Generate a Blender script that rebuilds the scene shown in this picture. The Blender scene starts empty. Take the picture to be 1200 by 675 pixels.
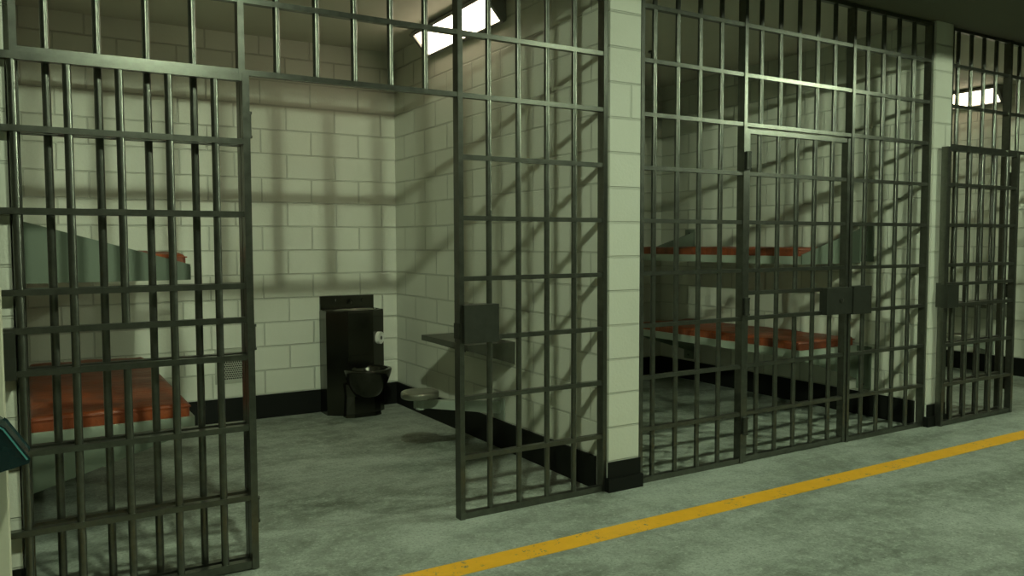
import bpy, bmesh, math, random
from mathutils import Vector, Matrix
random.seed(4)
C = bpy.context.scene.collection

# ------------------------------------------------------------------ materials
def new_mat(name):
    m = bpy.data.materials.new(name); m.use_nodes = True
    nt = m.node_tree; nt.nodes.clear()
    out = nt.nodes.new('ShaderNodeOutputMaterial')
    b = nt.nodes.new('ShaderNodeBsdfPrincipled')
    nt.links.new(b.outputs[0], out.inputs[0])
    return m, nt, b

def nd(nt, t, **kw):
    n = nt.nodes.new(t)
    for k, v in kw.items(): setattr(n, k, v)
    return n

def mathn(nt, op, a, b=None):
    n = nd(nt, 'ShaderNodeMath', operation=op)
    for i, v in enumerate((a, b)):
        if v is None: continue
        if isinstance(v, (int, float)): n.inputs[i].default_value = v
        else: nt.links.new(v, n.inputs[i])
    return n.outputs[0]

def mix(nt, fac, a, b, blend='MIX'):
    n = nd(nt, 'ShaderNodeMix', data_type='RGBA', blend_type=blend)
    for s, v in ((0, fac), (6, a), (7, b)):
        if isinstance(v, (int, float)): n.inputs[s].default_value = v
        elif isinstance(v, tuple): n.inputs[s].default_value = (*v, 1) if len(v) == 3 else v
        else: nt.links.new(v, n.inputs[s])
    return n.outputs[2]

def noise(nt, scale, detail=4, rough=.6, vec=None, dist=0):
    n = nd(nt, 'ShaderNodeTexNoise')
    n.inputs['Scale'].default_value = scale; n.inputs['Detail'].default_value = detail
    n.inputs['Roughness'].default_value = rough; n.inputs['Distortion'].default_value = dist
    if vec is not None: nt.links.new(vec, n.inputs['Vector'])
    return n.outputs[0]

def ramp(nt, fac, lo, hi):
    n = nd(nt, 'ShaderNodeMapRange')
    nt.links.new(fac, n.inputs[0]); n.inputs[1].default_value = lo; n.inputs[2].default_value = hi
    return n.outputs[0]

def bump(nt, b, h, strength, dist):
    n = nd(nt, 'ShaderNodeBump'); n.inputs['Strength'].default_value = strength; n.inputs['Distance'].default_value = dist
    nt.links.new(h, n.inputs['Height']); nt.links.new(n.outputs[0], b.inputs['Normal'])
    return n

def position(nt): return nd(nt, 'ShaderNodeNewGeometry').outputs['Position']

def paint_mat(name, col, rough, metal=0., var=.12, scale=9., bstr=.0, spec=.5):
    m, nt, b = new_mat(name)
    co = nd(nt, 'ShaderNodeTexCoord').outputs['Object']
    n = noise(nt, scale, 5, .65, co)
    dark = tuple(c * (1 - var) for c in col); lite = tuple(min(1, c * (1 + var)) for c in col)
    nt.links.new(mix(nt, n, dark, lite), b.inputs['Base Color'])
    r = mathn(nt, 'ADD', mathn(nt, 'MULTIPLY', n, .18), rough - .09)
    nt.links.new(r, b.inputs['Roughness'])
    b.inputs['Metallic'].default_value = metal
    b.inputs['Specular IOR Level'].default_value = spec
    if bstr: bump(nt, b, noise(nt, scale * 12, 3, .6, co), bstr, .002)
    return m

def block_mat(name, col, width=.4, phase=(.03, 0), freq=2):
    m, nt, b = new_mat(name)
    g = nd(nt, 'ShaderNodeNewGeometry')
    sp = nd(nt, 'ShaderNodeSeparateXYZ'); nt.links.new(g.outputs['Position'], sp.inputs[0])
    sn = nd(nt, 'ShaderNodeSeparateXYZ'); nt.links.new(g.outputs['True Normal'], sn.inputs[0])
    side = mathn(nt, 'GREATER_THAN', mathn(nt, 'ABSOLUTE', sn.outputs[0]), .5)
    # along-wall coordinate: x on walls that face y, y on walls that face x
    u = mathn(nt, 'ADD', mathn(nt, 'MULTIPLY', sp.outputs[0], mathn(nt, 'SUBTRACT', 1, side)),
              mathn(nt, 'MULTIPLY', mathn(nt, 'ADD', sp.outputs[1], .45), side))
    cb = nd(nt, 'ShaderNodeCombineXYZ')
    nt.links.new(mathn(nt, 'ADD', u, 20 + phase[0]), cb.inputs[0]); nt.links.new(mathn(nt, 'ADD', sp.outputs[2], phase[1]), cb.inputs[1])
    br = nd(nt, 'ShaderNodeTexBrick', offset=.5, offset_frequency=freq, squash=1, squash_frequency=2)
    nt.links.new(cb.outputs[0], br.inputs['Vector'])
    br.inputs['Scale'].default_value = 1; br.inputs['Mortar Size'].default_value = .007
    br.inputs['Mortar Smooth'].default_value = .35; br.inputs['Bias'].default_value = 0
    br.inputs['Brick Width'].default_value = width; br.inputs['Row Height'].default_value = .1904
    br.inputs['Color1'].default_value = (*[c * .96 for c in col], 1)
    br.inputs['Color2'].default_value = (*[min(1, c * 1.03) for c in col], 1)
    br.inputs['Mortar'].default_value = (*[c * .80 for c in col], 1)
    big = noise(nt, 1.7, 4, .6, g.outputs['Position'])
    c2 = mix(nt, .22, br.outputs['Color'], mix(nt, big, (.25, .25, .2), (.85, .85, .78)), 'OVERLAY')
    nt.links.new(c2, b.inputs['Base Color'])
    b.inputs['Roughness'].default_value = .55; b.inputs['Specular IOR Level'].default_value = .35
    h = mathn(nt, 'ADD', mathn(nt, 'MULTIPLY', br.outputs['Fac'], -1.0),
              mathn(nt, 'MULTIPLY', noise(nt, 60, 3, .6, g.outputs['Position']), .12))
    bump(nt, b, h, 1, .012)
    return m

def floor_mat():
    m, nt, b = new_mat('worn_concrete')
    p = position(nt)
    mp = nd(nt, 'ShaderNodeMapping'); mp.inputs['Scale'].default_value = (.6, 1.6, 1); nt.links.new(p, mp.inputs[0])
    n1 = noise(nt, 1.5, 6, .62, mp.outputs[0], .4); n2 = noise(nt, 11, 6, .7, p); n3 = noise(nt, 70, 4, .7, p)
    c = mix(nt, ramp(nt, n1, .38, .62), (.14, .162, .125), (.36, .40, .335))
    c = mix(nt, mathn(nt, 'MULTIPLY', ramp(nt, n2, .42, .66), .6), c, (.46, .51, .43))
    c = mix(nt, mathn(nt, 'MULTIPLY', ramp(nt, noise(nt, 5, 6, .75, p), .48, .68), .5), c, (.12, .135, .10))
    c = mix(nt, mathn(nt, 'MULTIPLY', ramp(nt, n3, .50, .66), .5), c, (.085, .095, .07))
    c = mix(nt, mathn(nt, 'MULTIPLY', ramp(nt, noise(nt, 38, 5, .8, p), .54, .66), .45), c, (.60, .66, .56))
    nt.links.new(c, b.inputs['Base Color'])
    nt.links.new(mathn(nt, 'ADD', mathn(nt, 'MULTIPLY', n2, .35), .36), b.inputs['Roughness'])
    b.inputs['Specular IOR Level'].default_value = .4
    bump(nt, b, mathn(nt, 'ADD', n2, mathn(nt, 'MULTIPLY', n3, .5)), .25, .006)
    return m

def line_mat():
    m, nt, b = new_mat('chipped_yellow_paint')
    p = position(nt)
    n = noise(nt, 26, 6, .8, p); n2 = noise(nt, 5, 4, .6, p)
    chip = ramp(nt, mathn(nt, 'ADD', n, mathn(nt, 'MULTIPLY', n2, .35)), .78, .82)
    yel = mix(nt, noise(nt, 9, 5, .7, p), (.76, .37, .012), (1.0, .52, .03))
    nt.links.new(mix(nt, chip, yel, (.19, .20, .16)), b.inputs['Base Color'])
    b.inputs['Roughness'].default_value = .5
    return m

def vinyl_mat():
    m, nt, b = new_mat('rust_orange_vinyl')
    co = nd(nt, 'ShaderNodeTexCoord').outputs['Object']
    mp = nd(nt, 'ShaderNodeMapping'); mp.inputs['Scale'].default_value = (1.2, 3.2, 1); nt.links.new(co, mp.inputs[0])
    n = noise(nt, 3.2, 6, .65, mp.outputs[0], .6)
    c = mix(nt, ramp(nt, n, .36, .7), (.17, .034, .009), (.34, .075, .018))
    c = mix(nt, mathn(nt, 'MULTIPLY', ramp(nt, noise(nt, 6, 5, .7, mp.outputs[0]), .54, .72), .55), c, (.10, .03, .010))
    nt.links.new(c, b.inputs['Base Color'])
    b.inputs['Roughness'].default_value = .46
    bump(nt, b, noise(nt, 7, 5, .6, mp.outputs[0], .8), .45, .02)
    return m

def glow_mat(name, col, strength, fall=None):
    m = bpy.data.materials.new(name); m.use_nodes = True; nt = m.node_tree; nt.nodes.clear()
    o = nt.nodes.new('ShaderNodeOutputMaterial'); e = nt.nodes.new('ShaderNodeEmission')
    e.inputs[0].default_value = (*col, 1); e.inputs[1].default_value = strength
    if fall:                                   # long-throw lamp: weaker distance falloff
        f = nt.nodes.new('ShaderNodeLightFalloff'); f.inputs['Strength'].default_value = 1
        s = mathn(nt, 'ADD', mathn(nt, 'MULTIPLY', f.outputs['Linear'], fall[0]), mathn(nt, 'MULTIPLY', f.outputs['Constant'], fall[1]))
        nt.links.new(s, e.inputs[1])
    nt.links.new(e.outputs[0], o.inputs[0]); return m

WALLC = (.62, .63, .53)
M = dict(
    block=block_mat('painted_block', WALLC),
    pier=block_mat('painted_pillar_block', WALLC, 3., (-.37, .2134), 12),
    plaster=paint_mat('shaded_corridor_ceiling', (.12, .125, .085), .8, var=.08, scale=2),  # ceiling shade put into the colour, darker than over the cells
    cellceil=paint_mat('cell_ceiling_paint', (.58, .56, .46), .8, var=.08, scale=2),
    base=paint_mat('black_baseboard_paint', (.006, .007, .005), .55, var=.2, spec=.2),
    floor=floor_mat(), line=line_mat(), vinyl=vinyl_mat(),
    steel=paint_mat('worn_gunmetal', (.135, .14, .115), .32, metal=.92, var=.4, scale=24, bstr=.12),
    edge=paint_mat('worn_edge_highlight', (.62, .62, .54), .46, metal=.6, var=.3, scale=30),  # pale colour paints in the highlight line along worn steel edges
    lock=paint_mat('dark_lock_steel', (.075, .08, .064), .42, metal=.8, var=.3, scale=20, bstr=.1),
    black=paint_mat('black_hole', (.006, .006, .005), .6),
    bunk=paint_mat('grey_green_enamel', (.34, .39, .31), .45, var=.12, scale=5),
    gusset=paint_mat('grey_green_plate', (.15, .185, .135), .45, var=.12, scale=5),
    desk=paint_mat('dark_desk_steel', (.11, .115, .09), .42, metal=.7, var=.25, scale=14),
    stool=paint_mat('brushed_seat_steel', (.32, .32, .26), .3, metal=.9, var=.15, scale=18),
    toilet=paint_mat('dark_polished_steel', (.075, .075, .06), .20, metal=.95, var=.15, scale=6),
    basin=paint_mat('bright_polished_steel', (.5, .5, .45), .2, metal=1, var=.1, scale=6),
    paper=paint_mat('white_paper', (.8, .8, .72), .8, var=.03),
    vent=paint_mat('vent_cream', (.40, .41, .33), .5, var=.06),
    cream=paint_mat('cream_post_enamel', (.62, .60, .46), .5, var=.06),
    groove=paint_mat('grey_blue_panel', (.30, .34, .33), .5, var=.06),
    teal=paint_mat('dark_teal_gloss', (.004, .022, .024), .22, var=.1, spec=.6),
    tealglint=paint_mat('teal_glint', (.10, .34, .33), .25, var=.1),  # edge highlight of the dark box, painted as a brighter colour
    glow=glow_mat('fixture_glow', (1.0, .86, .62), 7.5),
    dimtube=glow_mat('dim_tube_glow', (.84, 1.0, .72), 1, (330, 85)),
    tube=glow_mat('tube_glow', (.84, 1.0, .72), 1, (590, 255)),
    tray=paint_mat('lamp_tray_paint', (.25, .25, .23), .6),
    traydark=paint_mat('dark_lamp_tray_paint', (.03, .03, .028), .6),
    darkblock=block_mat('bounce_cutting_block', (.10, .105, .08)),  # unseen corridor walls, coloured dark to cut bounced light
)

# ------------------------------------------------------------------ mesh helpers
def obj(name, bm, mat, parent=None, smooth=False, bevel=0., seg=2):
    if bevel:
        bmesh.ops.bevel(bm, geom=[e for e in bm.edges if len(e.link_faces) == 2 and e.calc_face_angle(0) > .6],
                        offset=bevel, segments=seg, affect='EDGES', profile=.5)
    bmesh.ops.recalc_face_normals(bm, faces=bm.faces[:])
    me = bpy.data.meshes.new(name); bm.to_mesh(me); bm.free()
    for p in me.polygons: p.use_smooth = smooth
    me.materials.append(mat)
    o = bpy.data.objects.new(name, me); C.objects.link(o)
    if parent is not None:
        o.parent = parent
        o.matrix_parent_inverse = Matrix.Identity(4)
    return o

def box(bm, x0, x1, y0, y1, z0, z1):
    v = [bm.verts.new((x, y, z)) for x in (x0, x1) for y in (y0, y1) for z in (z0, z1)]
    for f in ((0, 1, 3, 2), (4, 6, 7, 5), (0, 4, 5, 1), (2, 3, 7, 6), (0, 2, 6, 4), (1, 5, 7, 3)):
        bm.faces.new([v[i] for i in f])
    return bm

def B(*a): return box(bmesh.new(), *a)

def prism(bm, pts, d0, d1, axis):
    """extrude a polygon along axis: axis 'y' -> pts are (x,z); 'z' -> (x,y); 'x' -> (y,z)"""
    def P(p, d): return {'y': (p[0], d, p[1]), 'z': (p[0], p[1], d), 'x': (d, p[0], p[1])}[axis]
    a = [bm.verts.new(P(p, d0)) for p in pts]; b = [bm.verts.new(P(p, d1)) for p in pts]
    bm.faces.new(a); bm.faces.new(b[::-1])
    n = len(pts)
    for i in range(n): bm.faces.new((a[i], a[(i + 1) % n], b[(i + 1) % n], b[i]))
    return bm

def rings(bm, rs, cap0=True, cap1=True):
    loops = [[bm.verts.new(p) for p in r] for r in rs]
    n = len(loops[0])
    for a, b in zip(loops, loops[1:]):
        for i in range(n): bm.faces.new((a[i], a[(i + 1) % n], b[(i + 1) % n], b[i]))
    if cap0: bm.faces.new(loops[0][::-1])
    if cap1: bm.faces.new(loops[-1])
    return bm

def ell(cx, cy, z, rx, ry, n=36):
    return [(cx + rx * math.cos(2 * math.pi * i / n), cy + ry * math.sin(2 * math.pi * i / n), z) for i in range(n)]

def cyl(bm, p0, p1, r, n=16, caps=True):
    p0, p1 = Vector(p0), Vector(p1); d = (p1 - p0).normalized()
    u = d.orthogonal().normalized(); w = d.cross(u)
    rs = [[p + r * (math.cos(2 * math.pi * i / n) * u + math.sin(2 * math.pi * i / n) * w) for i in range(n)] for p in (p0, p1)]
    return rings(bm, rs, caps, caps)

def thing(name, label, cat, loc=(0, 0, 0), group=None):
    o = bpy.data.objects.new(name, None); C.objects.link(o); o.empty_display_size = .1
    o.location = loc; o['label'] = label; o['category'] = cat
    if group: o['group'] = group
    return o

def tag(o, label, cat, group=None):
    o['label'] = label; o['category'] = cat
    if group: o['group'] = group
    return o

def struct(name, bm, mat, bevel=0., label=None, cat=None):
    o = obj(name, bm, mat, None, bevel=bevel); o['kind'] = 'structure'
    if label: o['label'] = label; o['category'] = cat
    return o

def shift(bm, d):
    bmesh.ops.translate(bm, verts=bm.verts[:], vec=d); return bm

# ------------------------------------------------------------------ the setting
PITCH = 3.0
CZ = 3.0            # ceiling height
D = 2.92            # cell depth
XW, XE, YS = -3.2, 11.5, -4.7
struct('floor', B(XW - .2, XE + .2, YS - .2, D + .2, -.15, 0), M['floor'],
       label='worn grey green concrete floor of the corridor and cells', cat='floor')
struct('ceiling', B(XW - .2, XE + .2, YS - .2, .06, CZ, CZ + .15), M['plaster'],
       label='plain ceiling over the corridor with shade painted into its colour', cat='ceiling')
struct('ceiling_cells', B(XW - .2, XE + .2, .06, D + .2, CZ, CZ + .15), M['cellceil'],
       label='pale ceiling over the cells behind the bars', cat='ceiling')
struct('wall_back', B(XW - .2, XE + .2, D, D + .2, 0, CZ), M['block'],
       label='cream painted block wall at the back of the cells', cat='wall')
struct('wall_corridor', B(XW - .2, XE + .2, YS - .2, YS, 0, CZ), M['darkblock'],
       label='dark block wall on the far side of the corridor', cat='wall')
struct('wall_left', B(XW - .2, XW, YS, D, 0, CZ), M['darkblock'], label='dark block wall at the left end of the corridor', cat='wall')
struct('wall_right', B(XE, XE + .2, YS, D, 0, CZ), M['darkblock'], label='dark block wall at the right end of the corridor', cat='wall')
struct('wall_front_left', B(XW, -.30, .0, .2, 0, CZ), M['block'], label='cream block wall left of the cells', cat='wall')
struct('wall_front_right', B(8.96, XE, .0, .2, 0, CZ), M['block'], label='cream block wall right of the cells', cat='wall')

PLACE = ['at the left of the open cell', 'between the open and the closed cell', 'between the closed cell and the far cell', 'at the right of the far cell']
PART_LABEL = ['cream block partition wall ' + p for p in PLACE]
PILLAR_LABEL = ['narrow cream block pillar ' + p for p in PLACE]
for k in range(4):
    x0 = -.30 + PITCH * k
    bm = B(x0, x0 + .255, .05, D, 0, CZ)
    struct(f'wall_partition_{k + 1}', bm, M['block'], label=PART_LABEL[k], cat='wall')
    struct(f'wall_pillar_{k + 1}', B(x0 + .024, x0 + .238, -.02, .05, 0, CZ), M['pier'], bevel=.004, label=PILLAR_LABEL[k], cat='pillar')
    # baseboards on both faces and round the pillar
    bm = bmesh.new()
    if k > 0: box(bm, x0 - .014, x0, .06, D - .014, 0, .187)
    if k < 3: box(bm, x0 + .255, x0 + .269, .06, D - .014, 0, .187)
    box(bm, x0 + .017, x0 + .245, -.030, -.02, 0, .166)
    box(bm, x0 + .008, x0 + .254, -.044, -.030, 0, .075)
    box(bm, x0 + .008, x0 + .024, -.030, -.004, 0, .075); box(bm, x0 + .238, x0 + .254, -.030, -.004, 0, .075)
    struct(f'baseboard_partition_{k + 1}', bm, M['base'], bevel=.002,
           label='black baseboard round the pillar ' + PLACE[k], cat='baseboard')
for k in range(3):
    x0 = -.045 + PITCH * k
    struct(f'baseboard_back_{k + 1}', B(x0, x0 + 2.745, D - .014, D, 0, .187), M['base'], bevel=.002,
           label='black baseboard along the back wall of the ' + ('open cell', 'closed cell', 'far cell')[k], cat='baseboard')

tag(obj('floor_line', B(XW, XE, -.595, -.462, 0, .0015), M['line']),
    'chipped yellow line painted along the corridor floor in front of the cells', 'floor marking')

# ------------------------------------------------------------------ cell fronts
def worn(o):                                  # worn arrises on the flat steel, coloured pale to paint in a highlight
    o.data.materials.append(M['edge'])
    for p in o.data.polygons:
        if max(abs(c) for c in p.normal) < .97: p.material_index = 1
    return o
BAR = .015                                    # radius of a round bar
RAILZ = [.0165] + [.012 + .3 * i for i in range(1, 10)] + [2.978]
def rod(name, x, y, z0, z1, parent):
    bm = bmesh.new(); cyl(bm, (x, y, z0), (x, y, z1), BAR, 16, False)
    o = obj(name, bm, M['steel'], parent)
    for p in o.data.polygons: p.use_smooth = True
    return o
def bar(x, z0, z1, parent, y=.017): return rod('bar', x, y, z0, z1, parent)
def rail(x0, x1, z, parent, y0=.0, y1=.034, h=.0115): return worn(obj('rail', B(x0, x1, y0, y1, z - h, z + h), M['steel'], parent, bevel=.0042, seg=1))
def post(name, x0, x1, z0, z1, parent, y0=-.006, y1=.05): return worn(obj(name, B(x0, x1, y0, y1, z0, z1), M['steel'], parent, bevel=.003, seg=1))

LEFTB = [.070, .245, .420, .595]
DOORB = [.938, 1.112, 1.288, 1.464, 1.640]
RIGHTB = [1.986, 2.161, 2.336, 2.511]
def grille(k, label):
    g = thing('cell_grille', label, 'cell bars', (PITCH * k, 0, 0), 'fixed barred fronts of the cells')
    top = 2.990
    post('post', -.045, -.020, 0, top, g); post('post', .772, .798, 0, top, g)
    post('post', 1.805, 1.831, 0, top, g); post('post', 2.694, 2.719, 0, top, g)
    for x in LEFTB + RIGHTB: bar(x, .02, top, g)
    for x in DOORB: bar(x, 2.112, top, g)
    for i, z in enumerate(RAILZ):
        h = .0165 if i == 0 else .0115
        rail(-.020, .772, z, g, h=h); rail(1.831, 2.694, z, g, h=h)
        if i >= 7: rail(.798, 1.805, z, g, h=h)
    s = obj('strike_box', B(1.818, 2.014, -.034, .052, .892, 1.083), M['lock'], g, bevel=.004)
    obj('strike_plate', B(1.796, 1.806, -.012, .04, .915, .992), M['lock'], g, bevel=.002)
    return g
grille(0, 'fixed steel bars around the open doorway of the near left cell')
grille(1, 'fixed steel bars around the shut door of the middle cell')
grille(2, 'fixed steel bars of the far right cell, partly behind its open door')

HX, HY = .800, -.0175                         # hinge axis
def door(k, label, is_open):
    d = thing('cell_door', label, 'cell door', (HX + PITCH * k, HY, 0), 'barred steel cell doors')
    def X(a, b): return (a - HX, b - HX)
    y0, y1 = .006 - HY, .046 - HY             # closed position, local to the hinge axis
    zb, zt = .006, 2.088
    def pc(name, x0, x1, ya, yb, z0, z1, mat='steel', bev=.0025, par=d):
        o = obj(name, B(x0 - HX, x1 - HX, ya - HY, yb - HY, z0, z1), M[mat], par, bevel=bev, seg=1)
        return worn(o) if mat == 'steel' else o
    pc('stile', .804, .832, .000, .05, zb, zt); pc('stile', 1.772, 1.799, .000, .05, zb, zt)
    for i, x in enumerate(DOORB):
        if i == 2:
            rod('bar', x - HX, .024 - HY, .02, .912, d); rod('bar', x - HX, .024 - HY, 1.07, 2.08, d)
        else: rod('bar', x - HX, .024 - HY, .02, 2.08, d)
    for z, h in ((.0225, .0165), (.312, .0115), (.612, .0115), (.912, .0115), (1.070, .0115), (1.212, .0115), (1.512, .0115), (1.812, .0115), (2.074, .014)):
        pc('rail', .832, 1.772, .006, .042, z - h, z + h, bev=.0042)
    lb = pc('lock_box', 1.658 if is_open else 1.540, 1.801, -.034, .026, .900, 1.081, 'lock', .004)
    pc('lock_back', 1.658, 1.801, .026, .078, .896, 1.070, 'lock', .004)
    bm = bmesh.new(); cyl(bm, (1.69 - HX, -.040 - HY, .995), (1.69 - HX, -.03 - HY, .995), .017, 20)
    obj('lock_cylinder', bm, M['steel'], lb, smooth=False, bevel=.002)
    pc('keyhole', 1.687, 1.693, -.0412, -.0395, .985, 1.006, 'black', 0, lb)
    for z in (.24, .99, 1.89):
        bm = bmesh.new(); cyl(bm, (0, 0, z - .045), (0, 0, z + .045), .017, 14)
        cyl(bm, (0, 0, z - .055), (0, 0, z - .045), .020, 14); cyl(bm, (0, 0, z + .045), (0, 0, z + .055), .020, 14)
        box(bm, 0, .03, .004, .020, z - .035, z + .035)
        obj('hinge', bm, M['lock'], d)
    if is_open: d.rotation_euler = (0, 0, -math.pi)
    return d
door(0, 'barred cell door swung wide open against the bars at the left edge', True)
door(1, 'closed barred cell door with a square lock box and food slot', False)
door(2, 'barred cell door swung open against the bars of the far right cell', True)

# ------------------------------------------------------------------ bunks and mattresses
def bunk(wx, s, z, upper, label):
    """wx: wall face, s: +1 when the bunk sticks out towards +x"""
    t = thing('steel_bunk', label, 'bunk', (wx, 0, 0), 'steel bunks on the cell walls')
    W, Y0, Y1 = .70, .56, 2.49
    def bx(bm, a, b, *r): return box(bm, min(s * a, s * b), max(s * a, s * b), *r)
    bm = bmesh.new(); bx(bm, .002, W - .006, Y0 + .006, Y1 - .006, z, z + .02)
    obj('pan', bm, M['bunk'], t)
    bm = bmesh.new()
    bx(bm, W - .02, W, Y0, Y1, z - .004, z + .058); obj('front_rail', bm, M['bunk'], t, bevel=.004)
    for y in (Y0, Y1 - .02):
        bm = bmesh.new(); bx(bm, .002, W - .02, y, y + .02, z - .004, z + .056); obj('end_rail', bm, M['bunk'], t, bevel=.003)
    for y, f0, f1 in ((Y0 - .010, Y0 - .13, Y0 - .002), (Y1 - .075, Y1 - .07, Y1 + .06)):
        if upper: pts = [(s * .002, z - .004), (s * (W - .004), z - .004), (s * (W - .004), z + .07), (s * .002, z + .272)]
        else: pts = [(s * .002, z + .0), (s * (W - .01), z + .0), (s * (W - .01), z - .012), (s * .002, z - .215)]
        bm = prism(bmesh.new(), pts, y, y + .010, 'y'); obj('gusset', bm, M['gusset'], t, bevel=.002)
        zz = (z + .01, z + .295) if upper else (z - .29, z + .055)
        bm = bmesh.new(); bx(bm, .0, .010, f0, f1, *zz)
        fl = obj('wall_flange', bm, M['gusset'], t, bevel=.002)
        for q in zz:
            bm = bmesh.new(); q2 = q + (.04 if q == zz[0] else -.04); ym = (f0 + f1) / 2
            cyl(bm, (s * .009, ym, q2), (s * .018, ym, q2), .010, 6); obj('bolt', bm, M['lock'], fl)
    return t

def mattress(wx, s, z, label):
    W, Y0, Y1 = .672, .585, 2.465
    bm = bmesh.new(); nx, ny = 14, 40
    x0, x1 = sorted((wx + s * .012, wx + s * (.012 + W)))
    box(bm, x0, x1, Y0, Y1, z, z + .10)
    bmesh.ops.bevel(bm, geom=bm.edges[:], offset=.022, segments=3, affect='EDGES', profile=.5)
    geom = bm.verts[:] + bm.edges[:] + bm.faces[:]
    for i in range(1, nx):
        r = bmesh.ops.bisect_plane(bm, geom=bm.verts[:] + bm.edges[:] + bm.faces[:], plane_co=(x0 + (x1 - x0) * i / nx, 0, 0), plane_no=(1, 0, 0))
    for i in range(1, ny):
        r = bmesh.ops.bisect_plane(bm, geom=bm.verts[:] + bm.edges[:] + bm.faces[:], plane_co=(0, Y0 + (Y1 - Y0) * i / ny, 0), plane_no=(0, 1, 0))
    for v in bm.verts:
        if v.co.z > z + .06:
            v.co.z += .003 * math.sin(v.co.y * 21 + 2.5 * math.sin(v.co.x * 9)) + .002 * math.sin(v.co.x * 33 + v.co.y * 7)
    bm2 = bm
    o = obj('mattress', bm2, M['vinyl'], None, smooth=True)
    piping = bmesh.new()
    e = .004
    for zz in (z + .018, z + .082):
        box(piping, x0 - e, x1 + e, Y0 - e, Y0 + e, zz - .003, zz + .003); box(piping, x0 - e, x1 + e, Y1 - e, Y1 + e, zz - .003, zz + .003)
        box(piping, x0 - e, x0 + e, Y0, Y1, zz - .003, zz + .003); box(piping, x1 - e, x1 + e, Y0, Y1, zz - .003, zz + .003)
    p = obj('piping', piping, M['vinyl'], o)
    tag(o, label, 'mattress', 'orange bunk mattresses')
    return o

for k, (wx, s, nm) in enumerate(((-.045, 1, 'near left cell'), (5.70, -1, 'middle cell'))):
    bunk(wx, s, .500, False, 'lower steel wall bunk in the ' + nm)
    bunk(wx, s, 1.222, True, 'upper steel wall bunk with tapered end plate in the ' + nm)
    mattress(wx, s, .557 if False else .522, 'worn orange vinyl mattress on the lower bunk of the ' + nm)
    mattress(wx, s, 1.244, 'thin orange vinyl mattress on the upper bunk of the ' + nm)

# ------------------------------------------------------------------ desk, stool
def desk(k, label):
    t = thing('shelf_desk', label, 'desk', (2.70 + PITCH * k, 0, 0), 'steel wall desks')
    ya, yb = .94, 1.64
    obj('desk_top', B(-.352, -.002, ya, yb, .705, .742), M['desk'], t, bevel=.003)
    for y in (ya + .001, yb - .009):
        obj('bracket', prism(bmesh.new(), [(-.345, .706), (-.002, .706), (-.002, .594)], y, y + .008, 'y'), M['desk'], t)
    return t
desk(0, 'dark steel shelf desk on the right wall of the open cell')
desk(2, 'dark steel shelf desk on the wall of the far right cell')

def stool(k, label):
    t = thing('arm_stool', label, 'stool', (2.70 + PITCH * k, 0, 0), 'steel stools on wall arms')
    sx, sy = -.60, 1.125
    r = .122
    bm = rings(bmesh.new(), [ell(sx, sy, .405, r * .93, r * .93), ell(sx, sy, .408, r * .98, r * .98), ell(sx, sy, .416, r, r), ell(sx, sy, .436, r, r),
                             ell(sx, sy, .444, r * .975, r * .975), ell(sx, sy, .447, r * .93, r * .93), ell(sx, sy, .444, r * .5, r * .5)])
    obj('seat', bm, M['stool'], t, smooth=True)
    bm = bmesh.new(); cyl(bm, (sx, sy, .33), (sx, sy, .405), .030, 20); obj('seat_post', bm, M['bunk'], t)
    bm = bmesh.new()
    P = []
    for x, z0, z1, w in ((sx - .035, .338, .386, .024), (sx + .05, .334, .386, .026), (-.008, .236, .318, .028)):
        P.append([(x, sy - w + .02 * (x > -.1), z0), (x, sy + w + .02 * (x > -.1), z0), (x, sy + w + .02 * (x > -.1), z1), (x, sy - w + .02 * (x > -.1), z1)])
    rings(bm, P); obj('arm', bm, M['bunk'], t, bevel=.004)
    obj('wall_plate', B(-.010, 0, sy - .05, sy + .09, .195, .345), M['bunk'], t, bevel=.003)
    return t
stool(0, 'round steel stool on a wall arm in the open cell')
stool(2, 'round steel stool on a wall arm in the far right cell')

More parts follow.
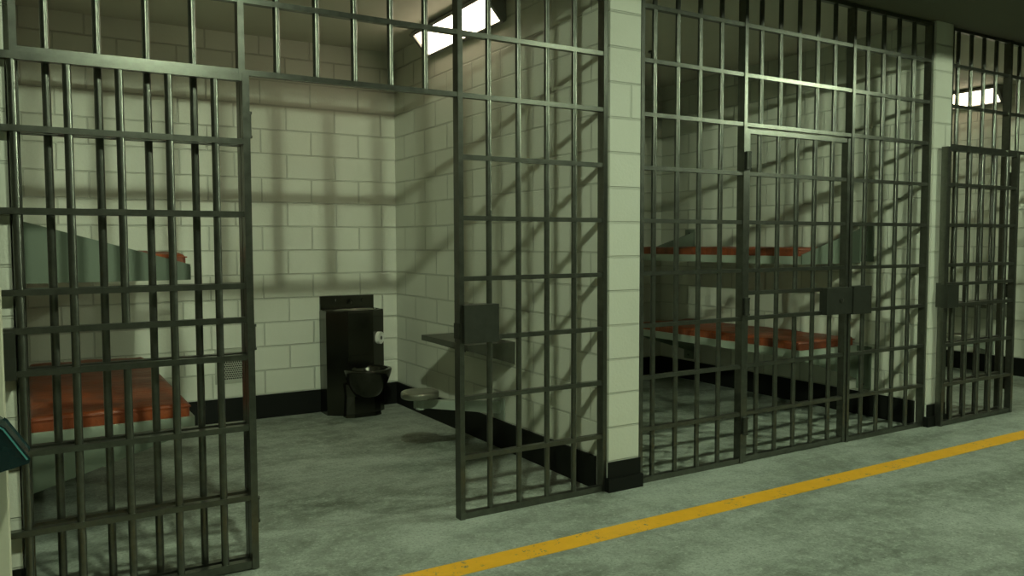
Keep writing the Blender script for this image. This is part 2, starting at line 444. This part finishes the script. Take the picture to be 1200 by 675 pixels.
# ------------------------------------------------------------------ toilet and basin unit
def toilet():
    t = thing('toilet_basin_unit', 'dark steel prison toilet and basin unit in the corner of the open cell', 'toilet', (2.25, 2.70, 0))
    ox, oy = 2.25, 2.70
    plan = [(2.012, 2.905), (2.012, 2.735), (2.155, 2.612), (2.365, 2.612), (2.500, 2.730), (2.500, 2.905)]
    loc = [(x - ox, y - oy) for x, y in plan]
    bm = bmesh.new()
    def ring(z, sc): return [(x * sc, (y - .06) * sc + .06, z) for x, y in loc]
    bowlr = lambda z, f: [(.005 + f * .20 * math.copysign(abs(math.cos(a)) ** .8, math.cos(a)), .06 + f * .115 * math.copysign(abs(math.sin(a)) ** .8, math.sin(a)), z)
                          for a in [math.radians(q) for q in (150, 205, 245, 295, 335, 30)]]
    rings(bm, [ring(0, 1), ring(.83, 1), ring(.845, .985), ring(.845, .90), ring(.80, .80), ring(.74, .55)])
    obj('cabinet', bm, M['toilet'], t, bevel=.004)
    bm = bmesh.new()
    def rim(z, a, b): return ell(.005, .052, z, a, b, 40)
    rings(bm, [rim(.846, .185, .105), rim(.852, .178, .100), rim(.846, .170, .094), rim(.81, .14, .075), rim(.79, .05, .03)], True, True)
    obj('basin', bm, M['basin'], t, smooth=True)
    sp = obj('splash_back', B(2.018 - ox, 2.480 - ox, 2.896 - oy, 2.918 - oy, 0, .955), M['toilet'], t, bevel=.003)
    for x, r in ((-.09, .016), (.135, .016)):
        bm = bmesh.new(); cyl(bm, (x, .196, .912), (x, .182, .912), r, 20); obj('push_button', bm, M['toilet'], sp, bevel=.003)
    bm = bmesh.new(); cyl(bm, (.02, .196, .915), (.02, .15, .905), .012, 14); cyl(bm, (.02, .152, .909), (.02, .146, .885), .010, 14)
    obj('spout', bm, M['toilet'], sp)
    # bowl and pedestal
    bm = bmesh.new(); cx = .008
    prof = [(.155, -.205, .02, .02), (.165, -.207, .06, .06), (.19, -.212, .100, .10), (.235, -.216, .130, .130), (.29, -.224, .158, .160), (.34, -.228, .176, .180),
            (.375, -.23, .184, .190), (.392, -.23, .188, .194), (.402, -.23, .184, .190), (.402, -.23, .150, .150),
            (.385, -.23, .144, .143), (.30, -.230, .12, .115), (.24, -.215, .06, .06)]
    rings(bm, [ell(cx, y, z, rx, ry, 44) for z, y, rx, ry in prof])
    obj('bowl', bm, M['toilet'], t, smooth=True)
    pl = lambda z, w, f: [(cx - w, -.07, z), (cx - w, -.13 - f * .4, z), (cx - w * .6, -.15 - f, z), (cx + w * .6, -.15 - f, z), (cx + w, -.13 - f * .4, z), (cx + w, -.07, z)]
    bm = rings(bmesh.new(), [pl(0, .150, .02), (pl(.03, .145, .015)), pl(.17, .138, .005), pl(.27, .15, .03)])
    obj('pedestal', bm, M['toilet'], t, bevel=.004)
    obj('flush_panel', prism(bmesh.new(), [(-.105, .385), (.115, .385), (.115, .47), (.085, .49), (-.075, .49), (-.105, .47)], -.094, -.085, 'y'), M['toilet'], t, bevel=.002)
    return t
toilet()
# paper roll on the right-hand facet
fa = Vector((2.365, 2.612, 0)); fb = Vector((2.500, 2.730, 0)); n = Vector((fb.y - fa.y, -(fb.x - fa.x), 0)).normalized()
pc = fa.lerp(fb, .42) + Vector((0, 0, .615))
bm = bmesh.new(); cyl(bm, pc + n * .001, pc + n * .032, .050, 32)
tr = tag(obj('toilet_roll', bm, M['paper'], None, bevel=.008, seg=3), 'white paper roll on the side of the dark toilet unit', 'toilet roll')
bm = bmesh.new(); cyl(bm, pc + n * .032, pc + n * .0335, .016, 20); obj('roll_core', bm, M['desk'], tr)

# ------------------------------------------------------------------ vent
v = thing('perforated_vent', 'perforated square vent low on the back wall of the open cell', 'vent', (1.325, D, .437))
obj('frame', B(-.135, .135, -.010, 0, -.135, .135), M['vent'], v, bevel=.003)
bm = bmesh.new()
for j in range(13):
    for i in range(13 - j % 2):
        x = -.096 + .016 * i + .008 * (j % 2); z = -.096 + .016 * j
        cyl(bm, (x, -.0098, z), (x, -.0112, z), .0066, 7)
obj('perforated_grid', bm, M['black'], v)

# ------------------------------------------------------------------ corner lights in the cells
def cell_light(k, label):
    t = thing('corner_light', label, 'light', (2.70 + PITCH * k, 1.625, CZ), 'corner lights in the cells')
    a, b = Vector((-.150, 0, -.004)), Vector((-.004, 0, -.168))       # upper and lower front edge
    y0, y1 = -.585, .585
    obj('housing', prism(bmesh.new(), [(-.002, -.002), (a.x, -.002), (a.x, a.z - .002), (b.x - .002, b.z), (-.002, b.z)], y0, y1, 'y'), M['tray'], t)
    d = (b - a).normalized(); nn = Vector((d.z, 0, -d.x)); nn = nn if nn.x < 0 else -nn
    def quad(u0, u1, ya, yb, h0, h1, name, mat, bev=0.):
        p = [a + d * u for u in (u0, u1)]
        pts = [(q + nn * h) for q, h in ((p[0], h0), (p[1], h0), (p[1], h1), (p[0], h1))]
        return obj(name, prism(bmesh.new(), [(q.x, q.z) for q in pts], ya, yb, 'y'), mat, t, bevel=bev)
    L = (b - a).length
    quad(.022, L - .018, y0 + .03, y1 - .03, .001, .006, 'diffuser', M['glow'])
    quad(.0, .022, y0, y1, .0, .030, 'frame', M['tray'], .002); quad(L - .018, L, y0, y1, .0, .024, 'frame', M['tray'], .002)
    quad(.022, L - .018, y0, y0 + .03, .0, .022, 'frame', M['tray'], .002); quad(.022, L - .018, y1 - .03, y1, .0, .022, 'frame', M['tray'], .002)
    return t
cell_light(0, 'lit corner light under the ceiling of the open cell')
cell_light(2, 'lit corner light under the ceiling of the far right cell')

# sprinkler in the middle cell
bm = bmesh.new(); cyl(bm, (4.55, 1.75, CZ - .012), (4.55, 1.75, CZ), .035, 20); cyl(bm, (4.55, 1.75, CZ - .06), (4.55, 1.75, CZ - .012), .012, 12)
cyl(bm, (4.55, 1.75, CZ - .066), (4.55, 1.75, CZ - .06), .026, 16)
tag(obj('ceiling_sprinkler', bm, M['lock']), 'small dark sprinkler head on the ceiling of the middle cell', 'sprinkler')

# ------------------------------------------------------------------ corridor lamps
def lamp(x, label, glow='tube'):
    t = thing('corridor_lamp', label, 'lamp', (x, -2.04, CZ), 'hanging corridor lamps')
    w, l = .55, 1.44
    zr = -.158                                       # rim of the tray
    bm = bmesh.new()
    box(bm, -l, l, -w, w, -.095, -.08)
    box(bm, -l, l, -w, -w + .01, zr, -.08); box(bm, -l, l, w - .01, w, zr, -.08)
    box(bm, -l, -l + .01, -w, w, zr, -.08); box(bm, l - .01, l, -w, w, zr, -.08)
    obj('tray', bm, M['traydark'], t)
    bm = bmesh.new(); cyl(bm, (-.3, 0, -.08), (-.3, 0, 0), .012, 10); cyl(bm, (.3, 0, -.08), (.3, 0, 0), .012, 10)
    obj('hanger', bm, M['tray'], t)
    for bx_, by_ in ((-.02, -.09), (.025, -.04), (0, 0), (-.025, .04), (.02, .09)):
        bm = bmesh.new(); bmesh.ops.create_uvsphere(bm, u_segments=10, v_segments=6, radius=.013)
        shift(bm, (bx_, by_, -.120)); obj('bulb', bm, M[glow], t, smooth=True)
for x, g in ((.70, 'tube'), (3.70, 'dimtube'), (6.70, 'tube')): lamp(x, 'hanging corridor lamp with a glowing bulb', g)

# ------------------------------------------------------------------ post with a dark box at the left edge
t = thing('cream_post', 'cream painted post with a dark teal box at the left edge', 'post', (-.27, -.51, 0))
obj('body', B(-.17, .183, -.10, .11, 0, 1.25), M['cream'], t, bevel=.006)
obj('access_panel', B(-.15, .150, -.104, -.098, .06, .40), M['groove'], t, bevel=.002)
h = prism(bmesh.new(), [(-.46, .700), (-.105, .724), (-.028, .742), (-.024, .752), (-.082, .848), (-.125, .884), (-.46, .90)], -.76, -.608, 'y')
shift(h, (.27, .51, 0))
hood = obj('call_box', h, M['teal'], t, bevel=.004); hood['label'] = 'dark teal glossy angular box'
r1 = shift(prism(bmesh.new(), [(-.026, .752), (-.084, .850), (-.127, .886), (-.129, .883), (-.087, .847), (-.030, .750)], -.763, -.759, 'y'), (.27, .51, 0))
obj('rim', r1, M['tealglint'], hood)  # thin strip painting the glint along the sloping box edge

# ------------------------------------------------------------------ camera, world, view
cam = bpy.data.cameras.new('camera'); co = bpy.data.objects.new('camera', cam); C.objects.link(co)
cam.sensor_fit = 'HORIZONTAL'; cam.sensor_width = 36; cam.lens = 36 * 938.09 / 1200; cam.clip_start = .05
yaw, pitch, roll = .5408, -.0566, -.003
fwd = Vector((math.sin(yaw) * math.cos(pitch), math.cos(yaw) * math.cos(pitch), math.sin(pitch)))
right = Vector((math.cos(yaw), -math.sin(yaw), 0)); up = right.cross(fwd)
r_ = right * math.cos(roll) + up * math.sin(roll); u_ = -right * math.sin(roll) + up * math.cos(roll)
co.matrix_world = Matrix(((r_.x, u_.x, -fwd.x, 0), (r_.y, u_.y, -fwd.y, -3.5151), (r_.z, u_.z, -fwd.z, 1.3904), (0, 0, 0, 1)))
sc = bpy.context.scene; sc.camera = co
w = bpy.data.worlds.new('world'); sc.world = w; w.use_nodes = True
w.node_tree.nodes['Background'].inputs[0].default_value = (0, 0, 0, 1)
sc.view_settings.view_transform = 'Standard'; sc.view_settings.look = 'None'
sc.view_settings.exposure = 0; sc.view_settings.gamma = 1; sc.view_settings.use_curve_mapping = False
sc.cycles.use_denoising = True
sc.cycles.diffuse_bounces = 2
